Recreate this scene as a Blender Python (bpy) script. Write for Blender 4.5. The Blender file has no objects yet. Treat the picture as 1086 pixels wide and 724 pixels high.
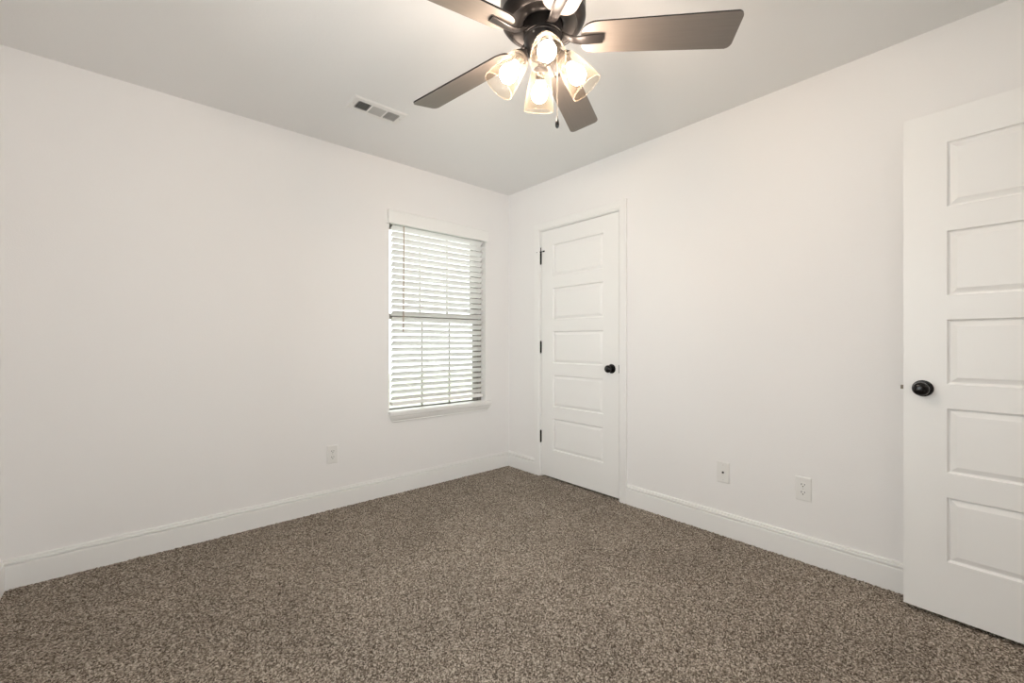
import bpy, bmesh, math, random
import numpy as np
from mathutils import Vector, Matrix

random.seed(7)
S = bpy.context.scene
COL = S.collection

# ------------------------------------------------------------------ camera
CAMPOS = (-2.5628, -2.9606, 1.106)
cam_data = bpy.data.cameras.new('camera')
cam_data.sensor_width = 36.0
cam_data.lens = 458.0 / 1086.0 * 36.0
cam_data.shift_y = 1.5 / 1086.0
cam_data.clip_start = 0.02
cam = bpy.data.objects.new('camera', cam_data)
COL.objects.link(cam)
cam.location = CAMPOS
cam.rotation_euler = (math.radians(90), 0, math.radians(48.68 - 90))
S.camera = cam

# ------------------------------------------------------------------ world, exposure
SKY = 5.2
BULB = 196.0
HALL_FILL = 6.0
REAR_FILL = 12.5
SIDE_FILL = 12.5
S.view_settings.view_transform = 'Standard'
S.view_settings.look = 'None'
S.view_settings.gamma = 1.0
S.view_settings.use_curve_mapping = False
S.view_settings.exposure = -0.27
wd = bpy.data.worlds.new('world')
S.world = wd
wd.use_nodes = True
wn = wd.node_tree.nodes
bg = wn['Background']
bg.inputs[0].default_value = (0.98, 0.99, 1.0, 1)
bg.inputs[1].default_value = SKY
S.cycles.max_bounces = 12
S.cycles.diffuse_bounces = 8
S.cycles.transparent_max_bounces = 16
S.cycles.sample_clamp_indirect = 6.0
S.cycles.use_denoising = True


# added fill lights, set outside two invented windows
def fill_light(name, loc, rot, watts):
    dl = bpy.data.lights.new(name, 'AREA')
    dl.shape = 'RECTANGLE'
    dl.size = 1.38
    dl.size_y = 1.40
    dl.energy = watts
    dl.color = (0.97, 0.975, 1.10)
    do = bpy.data.objects.new(name, dl)
    COL.objects.link(do)
    do.location = loc
    do.rotation_euler = rot


fill_light('rear_fill', (-2.05, -3.45 - 0.16, 1.325), (math.radians(90), 0, 0), REAR_FILL)
fill_light('side_fill', (-3.006 - 0.16, -1.80, 1.325), (math.radians(90), 0, math.radians(-90)), SIDE_FILL)


# ------------------------------------------------------------------ materials
def mat(name, col, rough=0.5, metal=0.0, bump=None, spec=0.5, coat=0.0):
    m = bpy.data.materials.new(name)
    m.use_nodes = True
    nt = m.node_tree
    b = nt.nodes['Principled BSDF']
    b.inputs['Base Color'].default_value = (*col, 1)
    b.inputs['Roughness'].default_value = rough
    b.inputs['Metallic'].default_value = metal
    b.inputs['Specular IOR Level'].default_value = spec
    b.inputs['Coat Weight'].default_value = coat
    if bump:
        scale, strength, dist = bump
        tc = nt.nodes.new('ShaderNodeTexCoord')
        n = nt.nodes.new('ShaderNodeTexNoise')
        n.inputs['Scale'].default_value = scale
        n.inputs['Detail'].default_value = 3
        bp = nt.nodes.new('ShaderNodeBump')
        bp.inputs['Strength'].default_value = strength
        bp.inputs['Distance'].default_value = dist
        nt.links.new(tc.outputs['Object'], n.inputs['Vector'])
        nt.links.new(n.outputs['Fac'], bp.inputs['Height'])
        nt.links.new(bp.outputs['Normal'], b.inputs['Normal'])
    return m


M = {}
M['wall'] = mat('wall_paint', (0.85, 0.836, 0.828), 0.75, bump=(160, 0.25, 0.002), spec=0.25)
M['ceiling'] = mat('ceiling_paint', (0.83, 0.828, 0.822), 0.9, bump=(90, 0.2, 0.002), spec=0.1)
M['trim'] = mat('trim_enamel', (0.86, 0.853, 0.84), 0.38)
M['door'] = mat('door_enamel', (0.86, 0.853, 0.84), 0.40, bump=(70, 0.04, 0.001))
M['vinyl'] = mat('white_vinyl', (0.80, 0.80, 0.79), 0.35)
M['frame'] = mat('window_frame_backlit', (0.25, 0.235, 0.21), 0.4)  # white frame's dark look against the bright outdoors, put into the colour
M['slat'] = mat('blind_vinyl', (0.87, 0.865, 0.85), 0.42)
M['cord'] = mat('ladder_cord', (0.80, 0.79, 0.76), 0.8)
M['wand'] = mat('wand_plastic', (0.42, 0.33, 0.26), 0.35)
M['plate'] = mat('plate_plastic', (0.80, 0.79, 0.77), 0.32)
M['slot'] = mat('slot_dark', (0.02, 0.018, 0.016), 0.6)
M['black'] = mat('black_hardware', (0.010, 0.009, 0.009), 0.22, 0.3)
M['hinge'] = mat('black_hinge', (0.006, 0.006, 0.006), 0.65, spec=0.2)
M['steel'] = mat('nickel_steel', (0.62, 0.60, 0.57), 0.3, 1.0)
M['bronze'] = mat('fan_bronze', (0.021, 0.0185, 0.0175), 0.32, 0.4, spec=0.22)
M['hubmetal'] = mat('hub_bronze', (0.014, 0.012, 0.011), 0.45, 0.4)
M['blade_edge'] = mat('blade_edge', (0.012, 0.010, 0.009), 0.5)
M['chain'] = mat('chain_bronze', (0.22, 0.18, 0.14), 0.5, 0.6)
M['vent'] = mat('vent_enamel', (0.80, 0.79, 0.77), 0.4)
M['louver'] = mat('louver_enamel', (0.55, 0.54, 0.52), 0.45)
M['duct'] = mat('duct_dark', (0.03, 0.03, 0.03), 0.8)
M['grass'] = mat('yard_ground', (0.45, 0.47, 0.36), 0.95, bump=(6, 0.4, 0.05))
M['fence'] = mat('fence_wood', (0.55, 0.50, 0.44), 0.85, bump=(12, 0.3, 0.01))


def blade_mat():
    m = mat('blade_veneer', (0.1, 0.08, 0.07), 0.46, spec=0.75)
    nt = m.node_tree
    b = nt.nodes['Principled BSDF']
    tc = nt.nodes.new('ShaderNodeTexCoord')
    mp = nt.nodes.new('ShaderNodeMapping')
    mp.inputs['Scale'].default_value = (3, 60, 60)
    n = nt.nodes.new('ShaderNodeTexNoise')
    n.inputs['Scale'].default_value = 2.2
    n.inputs['Detail'].default_value = 4
    r = nt.nodes.new('ShaderNodeValToRGB')
    r.color_ramp.elements[0].position = 0.35
    r.color_ramp.elements[0].color = (0.142, 0.120, 0.102, 1)
    r.color_ramp.elements[1].position = 0.7
    r.color_ramp.elements[1].color = (0.157, 0.133, 0.114, 1)
    nt.links.new(tc.outputs['Object'], mp.inputs['Vector'])
    nt.links.new(mp.outputs['Vector'], n.inputs['Vector'])
    nt.links.new(n.outputs['Fac'], r.inputs['Fac'])
    nt.links.new(r.outputs['Color'], b.inputs['Base Color'])
    return m


def carpet_mat():
    m = mat('carpet_pile', (0.2, 0.17, 0.14), 0.95, spec=0.05)
    nt = m.node_tree
    b = nt.nodes['Principled BSDF']
    tc = nt.nodes.new('ShaderNodeTexCoord')
    wob = nt.nodes.new('ShaderNodeTexNoise')
    wob.inputs['Scale'].default_value = 120
    wob.inputs['Detail'].default_value = 2
    vm = nt.nodes.new('ShaderNodeVectorMath')
    vm.operation = 'MULTIPLY_ADD'
    vm.inputs[1].default_value = (0.008, 0.008, 0.008)
    v = nt.nodes.new('ShaderNodeTexVoronoi')
    v.inputs['Scale'].default_value = 225
    r = nt.nodes.new('ShaderNodeValToRGB')
    e = r.color_ramp.elements
    e[0].position = 0.0
    e[0].color = (0.072, 0.055, 0.042, 1)
    e[1].position = 1.0
    e[1].color = (0.62, 0.545, 0.465, 1)
    x = e.new(0.30)
    x.color = (0.172, 0.141, 0.112, 1)
    x = e.new(0.68)
    x.color = (0.365, 0.312, 0.258, 1)
    sep = nt.nodes.new('ShaderNodeSeparateColor')
    big = nt.nodes.new('ShaderNodeTexNoise')
    big.inputs['Scale'].default_value = 2.3
    big.inputs['Detail'].default_value = 3
    mr = nt.nodes.new('ShaderNodeMapRange')
    mr.inputs['From Min'].default_value = 0.3
    mr.inputs['From Max'].default_value = 0.7
    mr.inputs['To Min'].default_value = 0.90
    mr.inputs['To Max'].default_value = 1.12
    mul = nt.nodes.new('ShaderNodeVectorMath')
    mul.operation = 'SCALE'
    L = nt.links.new
    L(tc.outputs['Object'], wob.inputs['Vector'])
    L(wob.outputs['Color'], vm.inputs[0])
    L(tc.outputs['Object'], vm.inputs[2])
    L(vm.outputs[0], v.inputs['Vector'])
    L(v.outputs['Color'], sep.inputs[0])
    L(sep.outputs[0], r.inputs['Fac'])
    L(tc.outputs['Object'], big.inputs['Vector'])
    L(big.outputs['Fac'], mr.inputs['Value'])
    L(r.outputs['Color'], mul.inputs[0])
    L(mr.outputs[0], mul.inputs['Scale'])
    L(mul.outputs[0], b.inputs['Base Color'])
    bp = nt.nodes.new('ShaderNodeBump')
    bp.inputs['Strength'].default_value = 0.8
    bp.inputs['Distance'].default_value = 0.004
    bp.invert = True
    L(v.outputs['Distance'], bp.inputs['Height'])
    L(bp.outputs['Normal'], b.inputs['Normal'])
    return m


def shade_glass(name='seeded_glass', extra=0.0):
    m = bpy.data.materials.new(name)
    m.use_nodes = True
    nt = m.node_tree
    nt.nodes.clear()
    L = nt.links.new
    out = nt.nodes.new('ShaderNodeOutputMaterial')
    tr = nt.nodes.new('ShaderNodeBsdfTransparent')
    tr.inputs[0].default_value = (0.97, 0.93, 0.87, 1)
    gl = nt.nodes.new('ShaderNodeBsdfGlossy')
    gl.inputs['Roughness'].default_value = 0.3
    tl = nt.nodes.new('ShaderNodeBsdfTranslucent')
    tl.inputs[0].default_value = (0.95, 0.80, 0.62, 1)
    mix1 = nt.nodes.new('ShaderNodeMixShader')
    mix1.inputs[0].default_value = 0.8
    mix = nt.nodes.new('ShaderNodeMixShader')
    lw = nt.nodes.new('ShaderNodeLayerWeight')
    lw.inputs['Blend'].default_value = 0.35
    tc = nt.nodes.new('ShaderNodeTexCoord')
    n = nt.nodes.new('ShaderNodeTexVoronoi')
    n.inputs['Scale'].default_value = 130
    lt = nt.nodes.new('ShaderNodeMapRange')
    lt.inputs['From Min'].default_value = 0.15
    lt.inputs['From Max'].default_value = 0.35
    lt.inputs['To Min'].default_value = 0.022
    lt.inputs['To Max'].default_value = 0.0
    ad = nt.nodes.new('ShaderNodeMath')
    ad.operation = 'ADD'
    ad.use_clamp = True
    ad2 = nt.nodes.new('ShaderNodeMath')
    ad2.operation = 'MULTIPLY_ADD'
    ad2.inputs[1].default_value = 0.028
    ad2.inputs[2].default_value = 0.0026 + extra
    L(tc.outputs['Object'], n.inputs['Vector'])
    L(n.outputs['Distance'], lt.inputs['Value'])
    L(lw.outputs['Facing'], ad2.inputs[0])
    L(ad2.outputs[0], ad.inputs[0])
    L(lt.outputs[0], ad.inputs[1])
    L(gl.outputs[0], mix1.inputs[1])
    L(tl.outputs[0], mix1.inputs[2])
    L(ad.outputs[0], mix.inputs[0])
    L(tr.outputs[0], mix.inputs[1])
    L(mix1.outputs[0], mix.inputs[2])
    L(mix.outputs[0], out.inputs[0])
    return m


def pane_glass():
    m = bpy.data.materials.new('window_glass')
    m.use_nodes = True
    nt = m.node_tree
    nt.nodes.clear()
    out = nt.nodes.new('ShaderNodeOutputMaterial')
    tr = nt.nodes.new('ShaderNodeBsdfTransparent')
    tr.inputs[0].default_value = (0.95, 0.98, 0.96, 1)
    gl = nt.nodes.new('ShaderNodeBsdfGlossy')
    gl.inputs['Roughness'].default_value = 0.02
    fr = nt.nodes.new('ShaderNodeFresnel')
    fr.inputs[0].default_value = 1.45
    mix = nt.nodes.new('ShaderNodeMixShader')
    nt.links.new(fr.outputs[0], mix.inputs[0])
    nt.links.new(tr.outputs[0], mix.inputs[1])
    nt.links.new(gl.outputs[0], mix.inputs[2])
    nt.links.new(mix.outputs[0], out.inputs[0])
    return m


def emit(name, col, s):
    m = bpy.data.materials.new(name)
    m.use_nodes = True
    nt = m.node_tree
    nt.nodes.clear()
    out = nt.nodes.new('ShaderNodeOutputMaterial')
    em = nt.nodes.new('ShaderNodeEmission')
    em.inputs[0].default_value = (*col, 1)
    em.inputs[1].default_value = s
    nt.links.new(em.outputs[0], out.inputs[0])
    return m


M['blade'] = blade_mat()
M['carpet'] = carpet_mat()
M['shade'] = shade_glass()
M['rim'] = shade_glass('ground_glass_rim', 0.05)
M['glass'] = pane_glass()
M['bulb'] = emit('bulb_glow', (1.0, 0.885, 0.83), BULB)


# ------------------------------------------------------------------ mesh helpers
def obj(name, bm, m, parent=None, smooth=False, bevel=0.0, seg=2, loc=None):
    me = bpy.data.meshes.new(name)
    bmesh.ops.recalc_face_normals(bm, faces=bm.faces[:])
    bm.to_mesh(me)
    bm.free()
    me.materials.append(m)
    o = bpy.data.objects.new(name, me)
    COL.objects.link(o)
    if parent:
        o.parent = parent
    if loc:
        o.location = loc
    if smooth:
        for p in me.polygons:
            p.use_smooth = True
        try:
            me.set_sharp_from_angle(angle=math.radians(35))
        except Exception:
            pass
    if bevel:
        b = o.modifiers.new('bevel', 'BEVEL')
        b.width = bevel
        b.segments = seg
        b.limit_method = 'ANGLE'
        b.angle_limit = math.radians(40)
    return o


def tag(o, label=None, cat=None, group=None, kind=None):
    if label:
        o['label'] = label
    if cat:
        o['category'] = cat
    if group:
        o['group'] = group
    if kind:
        o['kind'] = kind
    return o


def empty(name, loc=(0, 0, 0), rot=0):
    o = bpy.data.objects.new(name, None)
    o.empty_display_size = 0.1
    COL.objects.link(o)
    o.location = loc
    o.rotation_euler = (0, 0, rot)
    return o


def box(bm, lo, hi, mtx=None):
    vs = []
    for x in (lo[0], hi[0]):
        for y in (lo[1], hi[1]):
            for z in (lo[2], hi[2]):
                p = Vector((x, y, z))
                vs.append(bm.verts.new(mtx @ p if mtx else p))
    for f in ((0, 1, 3, 2), (4, 6, 7, 5), (0, 4, 5, 1), (2, 3, 7, 6), (0, 2, 6, 4), (1, 5, 7, 3)):
        bm.faces.new([vs[i] for i in f])


def lathe(bm, prof, seg=48, mtx=None):
    """prof: (r, t) along local +Z"""
    rings = []
    for r, t in prof:
        if r < 1e-6:
            p = Vector((0, 0, t))
            rings.append([bm.verts.new(mtx @ p if mtx else p)])
        else:
            ring = []
            for k in range(seg):
                a = 2 * math.pi * k / seg
                p = Vector((r * math.cos(a), r * math.sin(a), t))
                ring.append(bm.verts.new(mtx @ p if mtx else p))
            rings.append(ring)
    for a, b in zip(rings, rings[1:]):
        if len(a) == 1 and len(b) == 1:
            continue
        for k in range(seg):
            k2 = (k + 1) % seg
            if len(a) == 1:
                bm.faces.new((a[0], b[k], b[k2]))
            elif len(b) == 1:
                bm.faces.new((a[k], a[k2], b[0]))
            else:
                bm.faces.new((a[k], a[k2], b[k2], b[k]))


def axis_mtx(p, d):
    d = Vector(d).normalized()
    q = Vector((0, 0, 1)).rotation_difference(d)
    return Matrix.Translation(Vector(p)) @ q.to_matrix().to_4x4()


def tube(bm, pts, rad, seg=10):
    pts = [Vector(p) for p in pts]
    rads = rad if isinstance(rad, (list, tuple)) else [rad] * len(pts)
    rings = []
    up = None
    for i, p in enumerate(pts):
        d = (pts[min(i + 1, len(pts) - 1)] - pts[max(i - 1, 0)]).normalized()
        if up is None:
            up = d.orthogonal().normalized()
        s = d.cross(up).normalized()
        up = s.cross(d).normalized()
        rings.append([bm.verts.new(p + rads[i] * (math.cos(2 * math.pi * k / seg) * up + math.sin(2 * math.pi * k / seg) * s)) for k in range(seg)])
    for a, b in zip(rings, rings[1:]):
        for k in range(seg):
            bm.faces.new((a[k], a[(k + 1) % seg], b[(k + 1) % seg], b[k]))
    bm.faces.new(rings[0][::-1])
    bm.faces.new(rings[-1])


def sweep(bm, rings):
    """rings of equal length closed sections -> skin with end caps"""
    vr = [[bm.verts.new(Vector(p)) for p in r] for r in rings]
    n = len(vr[0])
    for a, b in zip(vr, vr[1:]):
        for k in range(n):
            bm.faces.new((a[k], a[(k + 1) % n], b[(k + 1) % n], b[k]))
    bm.faces.new(vr[0][::-1])
    bm.faces.new(vr[-1])


# ------------------------------------------------------------------ room shell
H = 2.44
XL = -3.006           # left side wall
YN = -3.45            # wall behind the camera
WX0, WX1, WZ0, WZ1 = -1.153, -0.266, 0.585, 2.045     # window opening
DY0, DY1 = -0.417, -1.180                              # closet door slab
DTOP = 2.028
T = 0.14

# carpeted floor with a real pile surface
step = 0.006
nx = int((T - XL) / step) + 1
ny = int((0.0 - YN) / step) + 1
xs = np.linspace(XL, T, nx)
ys = np.linspace(YN, 0.0, ny)
rng = np.random.default_rng(3)
zz = rng.normal(0, 0.0021, (nx, ny)) - 0.001
zz = np.clip(zz, -0.006, 0.005)
co = np.empty((nx * ny, 3), dtype=np.float32)
jx = rng.uniform(-.0018, .0018, (nx, ny))
jy = rng.uniform(-.0018, .0018, (nx, ny))
co[:, 0] = (xs[:, None] + jx).ravel()
co[:, 1] = (ys[None, :] + jy).ravel()
co[:, 2] = zz.ravel()
ii = np.arange(nx * ny).reshape(nx, ny)
q = np.stack([ii[:-1, :-1], ii[1:, :-1], ii[1:, 1:], ii[:-1, 1:]], -1).reshape(-1, 4)
me = bpy.data.meshes.new('floor')
me.vertices.add(nx * ny)
me.vertices.foreach_set('co', co.ravel())
me.loops.add(q.size)
me.loops.foreach_set('vertex_index', q.ravel().astype(np.int32))
me.polygons.add(len(q))
me.polygons.foreach_set('loop_start', np.arange(0, q.size, 4, dtype=np.int32))
me.polygons.foreach_set('loop_total', np.full(len(q), 4, dtype=np.int32))
me.update()
me.validate()
me.polygons.foreach_set('use_smooth', np.ones(len(q), dtype=bool))
me.materials.append(M['carpet'])
fl = bpy.data.objects.new('floor', me)
COL.objects.link(fl)
tag(fl, 'speckled brown and grey carpet covering the whole bedroom floor', 'floor', kind='structure')


def struct(name, bm, m, label, cat, **kw):
    return tag(obj(name, bm, m, **kw), label, cat, kind='structure')


bm = bmesh.new()
box(bm, (XL - T, YN - T, H), (T, T, H + 0.1))
struct('ceiling', bm, M['ceiling'], 'flat off-white painted ceiling with fan and vent', 'ceiling')

bm = bmesh.new()      # window wall
box(bm, (XL - T, 0, -0.02), (WX0, T, H))
box(bm, (WX1, 0, -0.02), (T, T, H))
box(bm, (WX0, 0, -0.02), (WX1, T, WZ0))
box(bm, (WX0, 0, WZ1), (WX1, T, H))
struct('wall_back', bm, M['wall'], 'plain off-white wall with the blind-covered window', 'wall')

JG = 0.022            # jamb thickness around the closet door
bm = bmesh.new()      # closet wall
box(bm, (0, DY0 + JG, -0.02), (T, 0, H))
box(bm, (0, YN - T, -0.02), (T, DY1 - JG, H))
box(bm, (0, DY1 - JG, DTOP + JG), (T, DY0 + JG, H))
box(bm, (T + .6, -1.75, -0.02), (T + .7, 0, H))
box(bm, (T, -1.75, -0.02), (T + .6, -1.65, H))
box(bm, (T, -.1, -0.02), (T + .6, 0, H))
box(bm, (T, -1.65, H - .05), (T + .6, -.1, H))
box(bm, (T - .01, -1.65, -.1), (T + .6, -.1, -.01))
struct('wall_right', bm, M['wall'], 'plain off-white wall with the closed closet door', 'wall')

SY0, SY1, SZ0, SZ1 = -2.50, -1.10, 0.60, 2.05       # invented side window, an opening for added fill light
bm = bmesh.new()
box(bm, (XL - T, YN - T, -0.02), (XL, SY0, H))
box(bm, (XL - T, SY1, -0.02), (XL, 0, H))
box(bm, (XL - T, SY0, -0.02), (XL, SY1, SZ0))
box(bm, (XL - T, SY0, SZ1), (XL, SY1, H))
struct('wall_left', bm, M['wall'], 'off-white side wall at the photo\'s left edge', 'wall')

HX0, HX1 = -0.935, -0.150       # entry doorway in the wall behind the camera
SX0, SX1 = -2.75, -1.35       # invented window behind the camera, added to let fill light in
bm = bmesh.new()
box(bm, (XL, YN - T, -0.02), (SX0, YN, H))
box(bm, (SX1, YN - T, -0.02), (HX0, YN, H))
box(bm, (SX0, YN - T, -0.02), (SX1, YN, SZ0))
box(bm, (SX0, YN - T, SZ1), (SX1, YN, H))
box(bm, (HX1, YN - T, -0.02), (0, YN, H))
box(bm, (HX0, YN - T, DTOP + 0.02), (HX1, YN, H))
struct('wall_front', bm, M['wall'], 'off-white wall with the entry doorway behind the open door', 'wall')

# hallway beyond the entry doorway
bm = bmesh.new()
y1, y0 = YN - T, YN - T - 1.25
box(bm, (-1.25, y0 - .1, -0.02), (T, y0, H))
box(bm, (-1.35, y0, -0.02), (-1.25, y1, H))
box(bm, (T - 0.1, y0, -0.02), (T, y1, H))
struct('wall_hall', bm, M['wall'], 'off-white hallway walls beyond the entry doorway', 'wall')
bm = bmesh.new()
box(bm, (-1.35, y0 - .1, H), (T, y1, H + .1))
struct('ceiling_hall', bm, M['ceiling'], 'hallway ceiling beyond the entry doorway', 'ceiling')
bm = bmesh.new()
box(bm, (-1.35, y0 - .1, -0.1), (T, YN + 0.001, -0.006))
struct('floor_hall', bm, M['carpet'], 'carpet of the hallway beyond the entry doorway', 'floor')
hl = bpy.data.lights.new('hall_fill', 'AREA')  # unseen hallway source, added as extra fill through the doorway
hl.shape = 'DISK'
hl.size = 0.35
hl.energy = HALL_FILL
hl.color = (1.0, 0.93, 0.84)
ho = bpy.data.objects.new('hall_fill', hl)
COL.objects.link(ho)
ho.location = (-0.75, y1 - .55, H - 0.03)

# ------------------------------------------------------------------ baseboards
BP = [(0, .132), (.0055, .132), (.0085, .1285), (.0085, .1255), (.0045, .1240), (.0045, .1225), (.0115, .1195), (.0125, .115),
      (.0115, .1095), (.0020, .1088), (.0020, .1056), (.0125, .1048), (.0155, .1015), (.0155, -.008), (0, -.008)]


def baseboard(name, p0, p1, inw, m0, m1, label):
    """p0->p1 along the wall, inw = unit vector into the room, m = mitre (+1 inside corner, 0 butt)"""
    p0, p1, inw = Vector((*p0, 0)), Vector((*p1, 0)), Vector((*inw, 0))
    d = (p1 - p0).normalized()
    bm = bmesh.new()
    r0 = [p0 + inw * a + d * (a * m0) + Vector((0, 0, z)) for a, z in BP]
    r1 = [p1 + inw * a - d * (a * m1) + Vector((0, 0, z)) for a, z in BP]
    sweep(bm, [r0, r1])
    return struct(name, bm, M['trim'], label, 'baseboard')


baseboard('baseboard_back', (XL, 0), (0, 0), (0, -1), 1, 1, 'white grooved baseboard running under the window')
baseboard('baseboard_corner', (0, 0), (0, DY0 + .066), (-1, 0), 1, 0, 'short white baseboard between the room corner and the closet door casing')
baseboard('baseboard_right', (0, DY1 - .066), (0, YN), (-1, 0), 0, 1, 'long white baseboard from the closet door casing to behind the open door')
baseboard('baseboard_left', (XL, YN), (XL, 0), (1, 0), 1, 1, 'white baseboard along the side wall at the photo\'s left edge')
baseboard('baseboard_front', (HX0 - .066, YN), (XL, YN), (0, 1), 0, 1, 'white baseboard on the wall behind the camera')

# ------------------------------------------------------------------ door casings and jambs
CP = [(.005, 0), (.005, .010), (.009, .0125), (.016, .0125), (.019, .0155), (.058, .0185), (.0645, .0180), (.066, .0165), (.066, 0)]


def casing(name, a0, a1, top, mk, label):
    """a0,a1 = opening along the wall, mk(along, out, z)"""
    s = 1 if a0 > a1 else -1
    rings = []
    rings.append([mk(a0 + s * d, h, -0.006) for d, h in CP])
    rings.append([mk(a0 + s * d, h, top + d) for d, h in CP])
    rings.append([mk(a1 - s * d, h, top + d) for d, h in CP])
    rings.append([mk(a1 - s * d, h, -0.006) for d, h in CP])
    bm = bmesh.new()
    sweep(bm, rings)
    return struct(name, bm, M['trim'], label, 'door trim')


g = 0.004
cs = casing('trim_1', DY0 + g, DY1 - g, DTOP + g, lambda a, o, z: (-o, a, z), 'white mitred casing framing the closed closet door')
bm = bmesh.new()
box(bm, (-0.001, DY0 + g, -0.01), (0.069, DY0 + JG, DTOP + JG))
box(bm, (-0.001, DY1 - JG, -0.01), (0.069, DY1 - g, DTOP + JG))
box(bm, (-0.001, DY1 - g, DTOP + g), (0.069, DY0 + g, DTOP + JG))
box(bm, (0.041, DY0 - .010, -0.01), (0.069, DY0 + g, DTOP + g))
box(bm, (0.041, DY1 - g, -0.01), (0.069, DY1 + .010, DTOP + g))
box(bm, (0.041, DY1 + .010, DTOP - .010), (0.069, DY0 - .010, DTOP + g))
obj('jamb', bm, M['trim'], cs)
# dark strike plate seen in the latch-side gap
bm = bmesh.new()
box(bm, (-0.0030, DY1 - .0110, .894), (0.03, DY1 - .0004, .951))
obj('strike_plate', bm, M['hinge'], cs)['label'] = 'dark strike plate'
cs2 = casing('trim_2', HX1 - .02, HX0 + .02, DTOP + .01, lambda a, o, z: (a, YN + o, z), 'white casing framing the entry doorway behind the open door')
bm = bmesh.new()
box(bm, (HX0 - .0, YN - T, -0.01), (HX0 + .02, YN, DTOP + .02))
box(bm, (HX1 - .02, YN - T, -0.01), (HX1, YN, DTOP + .02))
box(bm, (HX0 + .02, YN - T, DTOP + .002), (HX1 - .02, YN, DTOP + .02))
obj('jamb', bm, M['trim'], cs2)


# ------------------------------------------------------------------ five panel doors
def door_slab(W, z0, z1, th, s0, s1):
    """u: 0 (hinge) .. W (latch); n: 0 front .. th back (local x=u, y=n, z)"""
    pb = [.235, .588, .941, 1.294, 1.647]
    ph = .258
    rows = [z0] + [v for b in pb for v in (b, b + ph)] + [z1]
    us = [0, s0, W - s1, W]
    prof = [(0, 0), (.0015, .0015), (.004, .0100), (.0085, .0120), (.0115, .0112), (.027, .0035), (.029, .0028)]
    bm = bmesh.new()
    for side in (0, 1):
        def P(u, z, d):
            return Vector((u, d if side == 0 else th - d, z))
        cache = {}

        def V(u, z):
            k = (round(u, 5), round(z, 5))
            if k not in cache:
                cache[k] = bm.verts.new(P(u, z, 0))
            return cache[k]
        for c in range(3):
            for r in range(len(rows) - 1):
                u0, u1, a, b = us[c], us[c + 1], rows[r], rows[r + 1]
                if c == 1 and r % 2 == 1:
                    prev = [V(u0, a), V(u1, a), V(u1, b), V(u0, b)]
                    for ins, d in prof[1:]:
                        cur = [bm.verts.new(P(*p, d)) for p in ((u0 + ins, a + ins), (u1 - ins, a + ins), (u1 - ins, b - ins), (u0 + ins, b - ins))]
                        for k in range(4):
                            bm.faces.new((prev[k], prev[(k + 1) % 4], cur[(k + 1) % 4], cur[k]))
                        prev = cur
                    bm.faces.new(prev)
                else:
                    bm.faces.new((V(u0, a), V(u1, a), V(u1, b), V(u0, b)))
    # edges
    for (ua, za), (ub, zb) in (((0, z0), (W, z0)), ((W, z0), (W, z1)), ((W, z1), (0, z1)), ((0, z1), (0, z0))):
        vs = [bm.verts.new(Vector(p)) for p in ((ua, 0, za), (ub, 0, zb), (ub, th, zb), (ua, th, za))]
        bm.faces.new(vs)
    return bm


KNOB = [(0, 0), (.033, 0), (.0335, .003), (.031, .0065), (.021, .009), (.0125, .012), (.0115, .024), (.0135, .028), (.020, .031),
        (.0255, .037), (.0272, .044), (.0262, .050), (.0225, .0565), (.015, .0605), (.007, .062), (0, .0625)]
ROSE = KNOB[:5] + [(0, .009)]
HANDLE = [(0, .0085)] + KNOB[5:]


def knob(parent, p, d):
    bm = bmesh.new()
    lathe(bm, HANDLE, 32, axis_mtx(p, d))
    k = obj('knob', bm, M['black'], parent, smooth=True)
    k['label'] = 'black round knob'
    bm = bmesh.new()
    lathe(bm, ROSE, 32, axis_mtx(p, d))
    obj('rose', bm, M['black'], k, smooth=True)
    return k


# closet door: local u runs from hinge (y=DY0) toward -y ; n goes into wall (+x)
W1 = DY0 - DY1
d1 = empty('door_1', (0.001, DY0, 0), -math.pi / 2)
tag(d1, 'closed white five-panel closet door with black knob and hinges', 'door', kind='structure')
sl = obj('slab', door_slab(W1, .014, DTOP, .035, .130, .135), M['door'], d1)
knob(d1, (W1 - .060, 0, .922), (0, -1, 0))


def hinge(parent, z, stop=False):
    bm = bmesh.new()
    tube(bm, [(-.002, -.006, z - .046), (-.002, -.006, z + .046)], .0068, 14)
    for k in (-.0525, .0465):
        tube(bm, [(-.002, -.006, z + k), (-.002, -.006, z + k + .006)], .0045, 12)
    box(bm, (-.0045, -.004, z - .045), (.003, .003, z + .045))
    h = obj('hinge', bm, M['hinge'], parent, smooth=True)
    h['label'] = 'black butt hinge'
    return h


hz = [1.809, 1.071, 0.330]
hs = [hinge(d1, z) for z in hz]
bm = bmesh.new()
zt = hz[0] + .054
tube(bm, [(-.002, -.006, zt - .003), (-.002, -.006, zt + .004)], .0085, 12)
tube(bm, [(-.034, -.013, zt), (-.002, -.007, zt), (.030, -.011, zt)], .0028, 8)
tube(bm, [(.030, -.011, zt), (.040, -.007, zt)], .006, 10)
tube(bm, [(-.034, -.013, zt), (-.040, -.013, zt)], .006, 10)
tube(bm, [(-.002, -.006, zt + .004), (-.002, -.006, zt + .036)], .0032, 8)
hsst = obj('hinge_stop', bm, M['hinge'], d1, smooth=True)
hsst['label'] = 'black hinge-pin door stop on the top hinge'

# open entry door, swung back almost against the right wall
ang = math.atan2(.763, .041)
d2 = empty('door_2', (-.1656, -3.445, 0), ang)
tag(d2, 'open white five-panel entry door swung back beside the wall outlet', 'door', kind='structure')
W2 = .763
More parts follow.
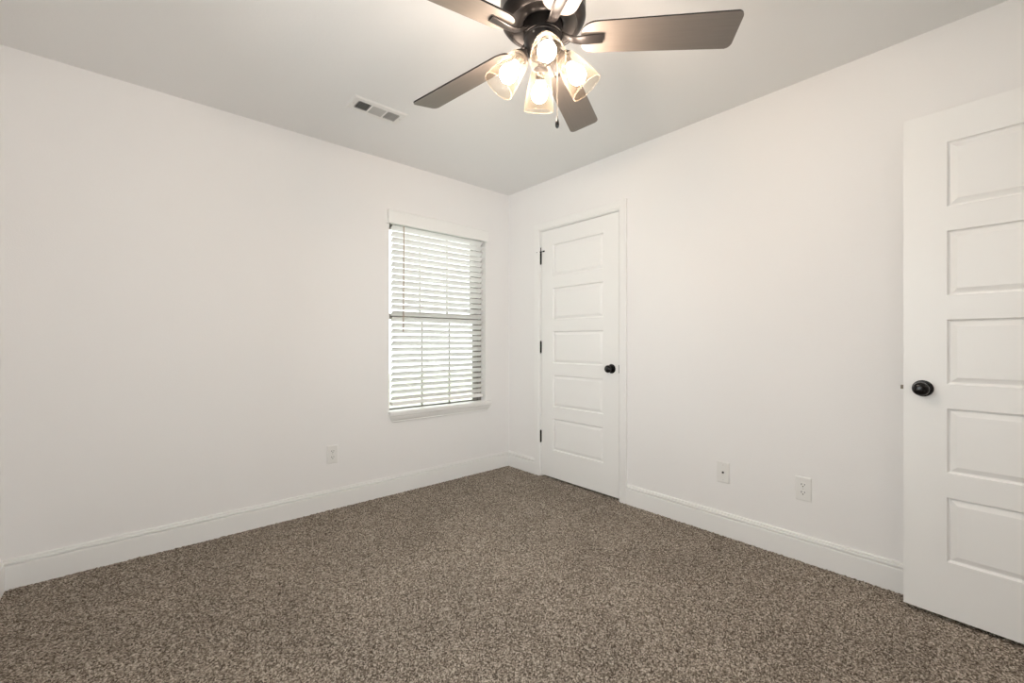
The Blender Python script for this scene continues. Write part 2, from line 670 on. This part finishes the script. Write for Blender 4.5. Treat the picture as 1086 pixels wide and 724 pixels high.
# local +y (n) must point to the wall behind: for u along +y world, left-hand normal is -x (front) -> mirror n
bm = door_slab(W2, .017, 2.034, .035, .130, .130)
for v in bm.verts:
    v.co.y = -v.co.y
obj('slab', bm, M['door'], d2)
knob(d2, (W2 - .060, 0, .920), (0, 1, 0))
knob(d2, (W2 - .060, -.035, .920), (0, -1, 0))
bm = bmesh.new()
box(bm, (W2 - .0005, -.029, .892), (W2 + .0012, -.006, .949))
box(bm, (W2 + .001, -.024, .912), (W2 + .011, -.010, .928))
lt = obj('latch', bm, M['chain'], d2, bevel=.002)
lt['label'] = 'small metal latch bolt on the door edge'
for z in (1.81, 1.07, .33):
    bm = bmesh.new()
    tube(bm, [(-.006, .006, z - .046), (-.006, .006, z + .046)], .0066, 12)
    box(bm, (-.004, -.030, z - .045), (.0015, .003, z + .045))
    obj('hinge', bm, M['hinge'], d2, smooth=True)['label'] = 'black butt hinge'

# ------------------------------------------------------------------ window
win = empty('window_1', ((WX0 + WX1) / 2, 0, WZ0))
tag(win, 'white single-hung window behind the lowered horizontal blind', 'window', kind='structure')
wl = Vector(win.location)


def wobj(name, bm, m, parent=None, **kw):
    bmesh.ops.translate(bm, verts=bm.verts[:], vec=-wl)
    return obj(name, bm, m, parent or win, **kw)


SZ = .606      # sill top
# sill board with rounded nose
bm = bmesh.new()
box(bm, (WX0, -.002, SZ - .021), (WX1, .062, SZ))
box(bm, (-1.165, -.042, SZ - .021), (-.224, -.0005, SZ))
wobj('sill', bm, M['trim'], bevel=.004, seg=3)
# apron under the sill with mitred return ends
bm = bmesh.new()
AP = [(0, SZ - .0215), (.036, SZ - .0215), (.036, SZ - .030), (.030, SZ - .036), (.026, SZ - .048), (.018, SZ - .064), (.012, SZ - .070), (.012, SZ - .080), (.009, SZ - .084), (0, SZ - .084)]
x0, x1 = -1.128, -.262
sweep(bm, [[(x0 - a, -a, z) for a, z in AP], [(x1 + a, -a, z) for a, z in AP]])
wobj('apron', bm, M['trim'])
# window frame and sashes
fy0, fy1 = .062, T + .01
FT = .036
FL = WX0 - .022         # the frame runs behind the plaster return on this side
bm = bmesh.new()
box(bm, (FL, fy0, WZ0 + .001), (WX0 + .008, fy1, WZ1))
box(bm, (WX1 - FT, fy0, WZ0 + .001), (WX1, fy1, WZ1))
box(bm, (WX0 + .008, fy0, WZ1 - FT), (WX1 - FT, fy1, WZ1))
wobj('window_frame', bm, M['frame'], bevel=.002)


def sash(y0, y1, za, zb, sb):
    xa, xb = FL + .031, WX1 - FT - .001
    s = .036
    xl = xa + .014
    bm = bmesh.new()
    box(bm, (xa, y0, za), (xl, y1, zb))
    box(bm, (xb - s, y0, za), (xb, y1, zb))
    box(bm, (xl, y0, zb - s), (xb - s, y1, zb))
    box(bm, (xl, y0, za), (xb - s, y1, za + sb))
    so = wobj('sash', bm, M['frame'], bevel=.002)
    ym = (y0 + y1) / 2
    for x in (-.836, -.580):
        bm = bmesh.new()
        box(bm, (x - .006, ym - .006, za + sb), (x + .006, ym + .006, zb - s))
        wobj('muntin', bm, M['frame'], so)
    bm = bmesh.new()
    box(bm, (xl, ym - .002, za + sb), (xb - s, ym + .002, zb - s))
    wobj('pane', bm, M['glass'], so)


sash(.072, .100, WZ0 + .002, 1.325, .028)
sash(.108, .136, 1.285, WZ1 - FT - .002, .036)

# two invented windows, added as openings for the fill lights
def fill_window(name, loc, rot, label):
    w_ = empty(name, loc, rot)
    tag(w_, label, 'window', kind='structure')
    ya, yb2, hz2 = -.70, .70, SZ1 - SZ0
    bm = bmesh.new()
    for a0_, a1_, c0_, c1_ in ((ya, ya + .05, 0, hz2), (yb2 - .05, yb2, 0, hz2), (-.04, .04, 0, hz2), (ya, yb2, 0, .05), (ya, yb2, hz2 - .05, hz2), (ya, yb2, hz2 / 2 - .025, hz2 / 2 + .025)):
        box(bm, (a0_, -.11, c0_), (a1_, -.07, c1_))
    obj('window_frame', bm, M['vinyl'], w_)
    bm = bmesh.new()
    box(bm, (ya + .05, -.092, .05), (yb2 - .05, -.088, hz2 - .05))
    obj('pane', bm, M['glass'], w_)
    bm = bmesh.new()
    box(bm, (ya - .03, .0005, -.02), (yb2 + .03, .04, 0))
    obj('sill', bm, M['trim'], w_, bevel=.003)


fill_window('fill_window_rear', ((SX0 + SX1) / 2, YN, SZ0), 0, 'invented white double window behind the camera, added for fill light')
fill_window('fill_window_side', (XL, (SY0 + SY1) / 2, SZ0), math.radians(-90), 'invented white double window in the side wall, added for fill light')

# ------------------------------------------------------------------ horizontal blind
bl = empty('window_blind', ((WX0 + WX1) / 2, 0, WZ0))
tag(bl, 'white two-inch horizontal slat blind lowered over the window', 'window blind')


def bobj(name, bm, m, parent=None, **kw):
    bmesh.ops.translate(bm, verts=bm.verts[:], vec=-wl)
    return obj(name, bm, m, parent or bl, **kw)


bm = bmesh.new()        # valance with returns
VB = [(0, 1.976), (.004, 1.9745), (.009, 1.978), (.009, 1.985), (.007, 1.988), (.007, 2.062), (.009, 2.065), (.009, 2.071), (.005, 2.075), (0, 2.075)]
xa, xb, yf = -1.172, -.261, -.026
sweep(bm, [[(xa, yf - a, z) for a, z in VB], [(xb, yf - a, z) for a, z in VB]])
box(bm, (xa, yf, 1.976), (xa + .008, -.001, 2.075))
box(bm, (xb - .008, yf, 1.976), (xb, -.001, 2.075))
bobj('valance', bm, M['slat'])
bx0, bx1 = WX0 + .029, WX1 - .021
bm = bmesh.new()
box(bm, (bx0, .002, 1.992), (bx1, .052, 2.035))
bobj('headrail', bm, M['slat'], bevel=.002)

TILT = math.radians(39)
pitch = .0452
SW = .050
ct, st = math.cos(TILT), math.sin(TILT)
yn = .006              # room-side edge of every slat
bm = bmesh.new()
for i in range(29):
    zt = 1.976 - i * pitch
    n = 6
    top, bot = [], []
    for k in range(n + 1):
        s = SW * k / n
        crown = .0016 * (1 - (2 * k / n - 1) ** 2)
        y = yn + s * ct + crown * st
        z = zt - s * st + crown * ct
        top.append((y + .0013 * st, z + .0013 * ct))
        bot.append((y - .0013 * st, z - .0013 * ct))
    ring = top + bot[::-1]
    sag = random.uniform(-.0012, .0012)
    sweep(bm, [[(bx0, y, z + sag) for y, z in ring], [(bx1, y, z - sag) for y, z in ring]])
bobj('slats', bm, M['slat'])
bm = bmesh.new()
box(bm, (bx0, .010, .641), (bx1, .060, .668))
bobj('bottom_rail', bm, M['slat'], bevel=.003)
ladx = (-.993, -.710, -.430)
for x in ladx:
    bm = bmesh.new()
    yb = yn + SW * ct
    for dx in (-.004, .004):
        tube(bm, [(x + dx, yn - .0015, 1.992), (x + dx, yn - .0015, .66)], .0006, 6)
    tube(bm, [(x, yb + .003, 1.992), (x, yb + .003, .66)], .0006, 6)
    bobj('ladder_cord', bm, M['cord'])
bm = bmesh.new()
tube(bm, [(-1.055, -.036, 1.966), (-1.052, -.030, 1.940), (-1.052, -.022, 1.20)], .0042, 8)
tube(bm, [(-1.052, -.022, 1.20), (-1.052, -.022, 1.190)], .0055, 8)
bobj('tilt_wand', bm, M['wand'])['label'] = 'thin brown tilt wand'

# ------------------------------------------------------------------ outside
bm = bmesh.new()
box(bm, (-14, T + .02, -.5), (14, 16, -.35))
struct('ground', bm, M['grass'], 'yard ground outside the window', 'ground')

# ------------------------------------------------------------------ wall plates
def plate_root(name, loc, rot, label, cat, group=None):
    r = empty(name, loc, rot)
    tag(r, label, cat, group)
    bm = bmesh.new()
    w, h = .0355, .0605
    prof = [(0, 0), (0, .002), (.0015, .0042), (.006, .0058)]
    prev = None
    for ins, d in prof:
        cur = [bm.verts.new((sx * (w - ins), -d, sz * (h - ins))) for sx, sz in ((-1, -1), (1, -1), (1, 1), (-1, 1))]
        if prev:
            for k in range(4):
                bm.faces.new((prev[k], prev[(k + 1) % 4], cur[(k + 1) % 4], cur[k]))
        else:
            bm.faces.new(cur[::-1])
        prev = cur
    bm.faces.new(prev)
    obj('cover_plate', bm, M['plate'], r)
    return r


def outlet(loc, rot, label):
    r = plate_root('wall_outlet', loc, rot, label, 'electrical outlet', 'duplex wall outlets')
    for s in (1, -1):
        bm = bmesh.new()
        c = s * .0195
        pts = []
        for k in range(32):
            a = 2 * math.pi * k / 32
            pts.append((.0172 * math.cos(a), c + max(-.0125, min(.0125, .0172 * math.sin(a)))))
        sweep(bm, [[(x, -.0055, z) for x, z in pts], [(x, -.0078, z) for x, z in pts]])
        rc = obj('receptacle', bm, M['plate'], r)
        bm = bmesh.new()
        box(bm, (-.0082, -.0082, c - .0005), (-.0054, -.0070, c + .0085))
        box(bm, (.0054, -.0082, c + .0005), (.0080, -.0070, c + .0080))
        lathe(bm, [(0, -.0012), (.0028, -.0012), (.0028, 0), (0, 0)], 14, axis_mtx((0, -.0082, c - .0065), (0, 1, 0)) @ Matrix.Translation((0, 0, .0012)))
        obj('slots', bm, M['slot'], rc)['label'] = 'dark outlet slots'
    bm = bmesh.new()
    lathe(bm, [(0, 0), (.0028, 0), (.0024, .0012), (0, .0014)], 14, axis_mtx((0, -.0056, 0), (0, -1, 0)))
    obj('screw', bm, M['steel'], r, smooth=True)
    return r


outlet((-1.559, 0, .362), 0, 'white duplex outlet on the window wall, left of the window')
outlet((0, -2.290, .365), -math.pi / 2, 'white duplex outlet on the closet wall near the open door')
r = plate_root('cable_jack_plate', (0, -1.8945, .360), -math.pi / 2, 'white cable jack plate with one centre hole, right of the closet door', 'wall plate')
bm = bmesh.new()
lathe(bm, [(0, 0), (.0062, 0), (.0062, .003), (.0045, .0035), (.0045, .0085), (0, .0085)], 6, axis_mtx((0, -.0055, 0), (0, -1, 0)))
obj('coax_jack', bm, M['hubmetal'], r)['label'] = 'dark threaded cable jack'
for s in (1, -1):
    bm = bmesh.new()
    lathe(bm, [(0, 0), (.0026, 0), (.0022, .001), (0, .0012)], 12, axis_mtx((0, -.0056, s * .042), (0, -1, 0)))
    obj('screw', bm, M['steel'], r, smooth=True)

# ------------------------------------------------------------------ ceiling register
VX0, VX1, VY0, VY1 = -1.663, -1.352, -.662, -.512
vc = ((VX0 + VX1) / 2, (VY0 + VY1) / 2)
vent = empty('ceiling_vent', (vc[0], vc[1], H))
tag(vent, 'white three-section air register on the ceiling near the window wall', 'air vent')
hw, hh = (VX1 - VX0) / 2, (VY1 - VY0) / 2
ow, oh = .122, .042
bays = [(-.122, -.049), (-.040, .040), (.049, .122)]
bm = bmesh.new()
zf = -.007
xsb = [-ow] + [v for b in bays for v in b][1:-1] + [ow]


def fq(x0, x1, y0, y1, z0=zf):
    box(bm, (x0, y0, z0), (x1, y1, z0 + .0015))


fq(-hw + .006, hw - .006, -hh + .006, -oh)
fq(-hw + .006, hw - .006, oh, hh - .006)
fq(-hw + .006, bays[0][0], -oh, oh)
fq(bays[2][1], hw - .006, -oh, oh)
fq(bays[0][1], bays[1][0], -oh, oh)
fq(bays[1][1], bays[2][0], -oh, oh)
# turned rim
ring0 = [(-hw, -hh), (hw, -hh), (hw, hh), (-hw, hh)]
ring1 = [(-hw + .006, -hh + .006), (hw - .006, -hh + .006), (hw - .006, hh - .006), (-hw + .006, hh - .006)]
v0 = [bm.verts.new((x, y, 0)) for x, y in ring0]
v1 = [bm.verts.new((x, y, -.002)) for x, y in ring0]
v2 = [bm.verts.new((x, y, zf)) for x, y in ring1]
for a, b in ((v0, v1), (v1, v2)):
    for k in range(4):
        bm.faces.new((a[k], a[(k + 1) % 4], b[(k + 1) % 4], b[k]))
obj('vent_frame', bm, M['vent'], vent)
bm = bmesh.new()
box(bm, (-ow, -oh, -.0012), (ow, oh, -.0004))
obj('damper', bm, M['duct'], vent)['label'] = 'dark damper behind the louvers'
for bi, (a, b) in enumerate(bays):
    bm = bmesh.new()
    if bi == 1:
        nfin = 11
        for k in range(nfin):
            y = -oh + (k + .5) * 2 * oh / nfin
            mt = Matrix.Translation((0, y, -.0050)) @ Matrix.Rotation(math.radians(-40), 4, 'X')
            box(bm, (a, -.0044, -.0004), (b, .0044, .0004), mt)
    else:
        nfin = 6
        for k in range(nfin):
            x = a + (k + .5) * (b - a) / nfin
            mt = Matrix.Translation((x, 0, -.0050)) @ Matrix.Rotation(math.radians(-42 if bi == 0 else 68), 4, 'Y')
            box(bm, (-.0048, -oh, -.0004), (.0048, oh, .0004), mt)
    obj('louver_bank', bm, M['louver'], vent)
for sx in (-1, 1):
    bm = bmesh.new()
    lathe(bm, [(0, 0), (.0038, 0), (.003, .0016), (0, .002)], 14, axis_mtx((sx * .137, -.004, zf), (0, 0, -1)))
    obj('screw', bm, M['steel'], vent, smooth=True)
bm = bmesh.new()
box(bm, (-.1285, .008, zf - .010), (-.1265, .016, zf))
obj('damper_lever', bm, M['vent'], vent)

# ------------------------------------------------------------------ ceiling fan
FX, FY = -1.485, -1.898
fan = empty('ceiling_fan', (FX, FY, H))
tag(fan, 'dark bronze five-blade ceiling fan with four lit glass shades', 'ceiling fan')


def P(r, az, z):
    return Vector((r * math.cos(az), r * math.sin(az), z - H))


def Lz(prof):
    return [(r, z - H) for r, z in prof]


bm = bmesh.new()
lathe(bm, Lz([(0, 2.4395), (.092, 2.4395), (.096, 2.425), (.098, 2.395), (.120, 2.375), (.139, 2.352), (.1475, 2.325), (.1485, 2.265), (.1475, 2.243),
              (.1485, 2.240), (.1485, 2.236), (.1445, 2.226), (.137, 2.216), (.128, 2.2085), (.1215, 2.2065), (.1185, 2.2085), (.1175, 2.212),
              (.110, 2.2155), (.095, 2.2205), (.082, 2.2215), (.0745, 2.2190), (.0705, 2.2150), (.0690, 2.2160), (.066, 2.230), (0, 2.230)]), 72)
obj('motor_housing', bm, M['bronze'], fan, smooth=True)
bm = bmesh.new()
lathe(bm, Lz([(0, 2.226), (.0600, 2.226), (.0640, 2.222), (.0660, 2.216), (.0660, 2.1780), (.0675, 2.1765), (.0675, 2.1725), (.0655, 2.1712), (0, 2.1712)]), 64)
hubo = obj('hub', bm, M['hubmetal'], fan, smooth=True)
bm = bmesh.new()
lathe(bm, Lz([(0, 2.1705), (.0640, 2.1705), (.0665, 2.1688), (.0668, 2.1650), (.0650, 2.1630), (.0640, 2.150), (.0615, 2.133), (.0540, 2.116), (.0400, 2.106),
              (.0240, 2.1015), (.0120, 2.1000), (.0110, 2.0960), (.0080, 2.0910), (0, 2.0895)]), 64)
sw = obj('switch_housing', bm, M['bronze'], fan, smooth=True)
# screws round the housing
for k in range(3):
    a = math.radians(196 + 120 * k)
    bm = bmesh.new()
    d = Vector((math.cos(a), math.sin(a), 0))
    lathe(bm, [(0, 0), (.0034, 0), (.003, .0018), (0, .0024)], 12, axis_mtx(P(.0640, a, 2.1560), d))
    obj('screw', bm, M['steel'], sw, smooth=True)

BZ = 2.166
R0, R1 = .132, .660


def blade_outline():
    pts = []
    w0, w1 = .058, .069

    def arc(cx, cy, rx, ry, a0, a1, n=8):
        for k in range(n + 1):
            a = math.radians(a0 + (a1 - a0) * k / n)
            pts.append((cx + rx * math.cos(a), cy + ry * math.sin(a)))
    arc(R0 + .050, w0 - .040, .050, .040, 180, 90)
    arc(R1 - .024, w1 - .022, .022, .022, 90, 5)
    arc(R1 - .026, -w1 + .022, .022, .022, -5, -90)
    arc(R0 + .050, -w0 + .040, .050, .040, -90, -180)
    return pts


def make_blade(az, first=None):
    mt = Matrix.Rotation(az, 4, 'Z') @ Matrix.Translation((0, 0, BZ - H)) @ Matrix.Rotation(math.radians(-13.5), 4, 'X')
    if first is None:
        bm = bmesh.new()
        o = blade_outline()
        sweep(bm, [[(x, y, -.003) for x, y in o], [(x, y, .003) for x, y in o]])
        b = obj('blade', bm, M['blade'], fan)
        b.data.materials.append(M['blade_edge'])
        for f in b.data.polygons:
            if abs(f.normal.z) < .5:
                f.material_index = 1
        # bracket, in the same local frame
        bm = bmesh.new()
        pitch_i = Matrix.Rotation(math.radians(13.5), 4, 'X')
        path = [(.058, .019, .013, .0085), (.074, .012, .0125, .0085), (.090, .001, .0135, .0080), (.108, -.0075, .0150, .0072), (.130, -.0110, .0165, .0065),
                (.155, -.0105, .0178, .0060), (.180, -.0088, .0185, .0055), (.200, -.0078, .0185, .0052), (.208, -.0076, .0180, .0050)]
        rings = []
        for r, z, w, h in path:
            f = min(1, max(0, (r - .06) / .08))
            rot = Matrix.Rotation(math.radians(13.5 * (1 - f)), 4, 'X')
            ring = []
            for k in range(20):
                a = 2 * math.pi * k / 20
                ca, sa = math.cos(a), math.sin(a)
                y = w * math.copysign(abs(ca) ** .6, ca)
                zz_ = h * .5 * math.copysign(abs(sa) ** .75, sa)
                # shallow channel along the lower face
                v = rot @ Vector((0, y, z + zz_))
                ring.append((r, v.y, v.z))
            rings.append(ring)
        sweep(bm, rings)
        br = obj('blade_bracket', bm, M['bronze'], b, smooth=True)
        for rr in (.150, .172, .194):
            bm = bmesh.new()
            lathe(bm, [(0, 0), (.0042, 0), (.0036, .0018), (0, .0024)], 12, axis_mtx((rr, 0, .003), (0, 0, 1)))
            obj('screw', bm, M['hubmetal'], b, smooth=True)
    else:
        b = first.copy()
        COL.objects.link(b)
        b.parent = fan
        for ch in first.children:
            c = ch.copy()
            COL.objects.link(c)
            c.parent = b
    b.matrix_local = mt
    return b


b0 = None
for k in range(5):
    az = math.radians(-45.5 + 72 * k)
    b = make_blade(az, b0)
    if b0 is None:
        b0 = b

# light kit: four arms, sockets, seeded-glass shades, bulbs
SH = [(.0235, .000), (.0300, .002), (.0345, .008), (.0385, .020), (.0430, .040), (.0475, .062), (.0515, .084), (.0545, .104), (.0563, .120), (.0570, .132)]
TH_ = .0022
shade_prof = SH + [(.0570 - TH_ * .5, .1334), (.0570 - TH_, .132)] + [(r - TH_, t + .0006) for r, t in SH[::-1][1:-1]] + [(.0235, .0026)]
BULBP = [(0, .026), (.0125, .026), (.0130, .034), (.0170, .045), (.0235, .056), (.0285, .067), (.0300, .078), (.0285, .089), (.0225, .0995), (.0120, .1065), (0, .1085)]
base_az = 48.68 + 180 + 2.0
for k in range(4):
    az = math.radians(base_az + 90 * k)
    rad = Vector((math.cos(az), math.sin(az), 0))
    dirv = (rad * .078 + Vector((0, 0, -.103))).normalized()
    p0 = P(.0735, az, 2.106)
    mt = axis_mtx(p0, dirv)
    # fitter (arm + cup) belongs to the switch housing
    bm = bmesh.new()
    tube(bm, [P(.044, az, 2.132), P(.054, az, 2.127), P(.064, az, 2.119), p0 - dirv * .006], [.011, .011, .011, .012], 14)
    lathe(bm, [(0, -.012), (.014, -.012), (.0215, -.009), (.0265, -.002), (.0275, .004), (.0265, .0055), (.0215, .0050), (0, .0050)], 32, mt)
    obj('lamp_arm', bm, M['bronze'], fan, smooth=True)
    bm = bmesh.new()
    lathe(bm, shade_prof, 48, mt)
    shd = obj('lamp_shade', bm, M['shade'], fan, smooth=True)
    shd['label'] = 'clear seeded glass shade'
    bm = bmesh.new()
    lathe(bm, [(.0556 + .0016 * math.cos(a_ * math.pi / 4), .1335 + .0016 * math.sin(a_ * math.pi / 4)) for a_ in range(9)], 48, mt)
    obj('shade_rim', bm, M['rim'], shd, smooth=True)
    bm = bmesh.new()
    lathe(bm, [(0, .0055), (.0165, .0055), (.0170, .010), (.0170, .028), (.0150, .031), (0, .031)], 24, mt)
    obj('socket', bm, M['bronze'], shd, smooth=True)
    bm = bmesh.new()
    lathe(bm, BULBP, 20, mt)
    obj('light_bulb', bm, M['bulb'], shd, smooth=True)['label'] = 'glowing warm white bulb'

# pull chain
pc_az = math.radians(-41.32 - 2)
bm = bmesh.new()
p = P(.050, pc_az, 2.112)
tube(bm, [p, p + Vector((0, 0, -.006))], .004, 10)
z = 2.106
while z > 1.895:
    c = P(.050, pc_az, z)
    lathe(bm, [(0, -.0016), (.0012, -.0010), (.0017, 0), (.0012, .0010), (0, .0016)], 6, Matrix.Translation(c))
    z -= .0036
pc = obj('pull_chain', bm, M['chain'], fan, smooth=True)
bm = bmesh.new()
lathe(bm, [(0, 1.897 - H), (.0022, 1.896 - H), (.003, 1.890 - H), (.0062, 1.877 - H), (.0072, 1.868 - H), (.0058, 1.860 - H), (.0025, 1.8555 - H), (0, 1.855 - H)], 18,
      Matrix.Translation(P(.050, pc_az, H)))
obj('pull_fob', bm, M['black'], pc, smooth=True)['label'] = 'dark teardrop pull'
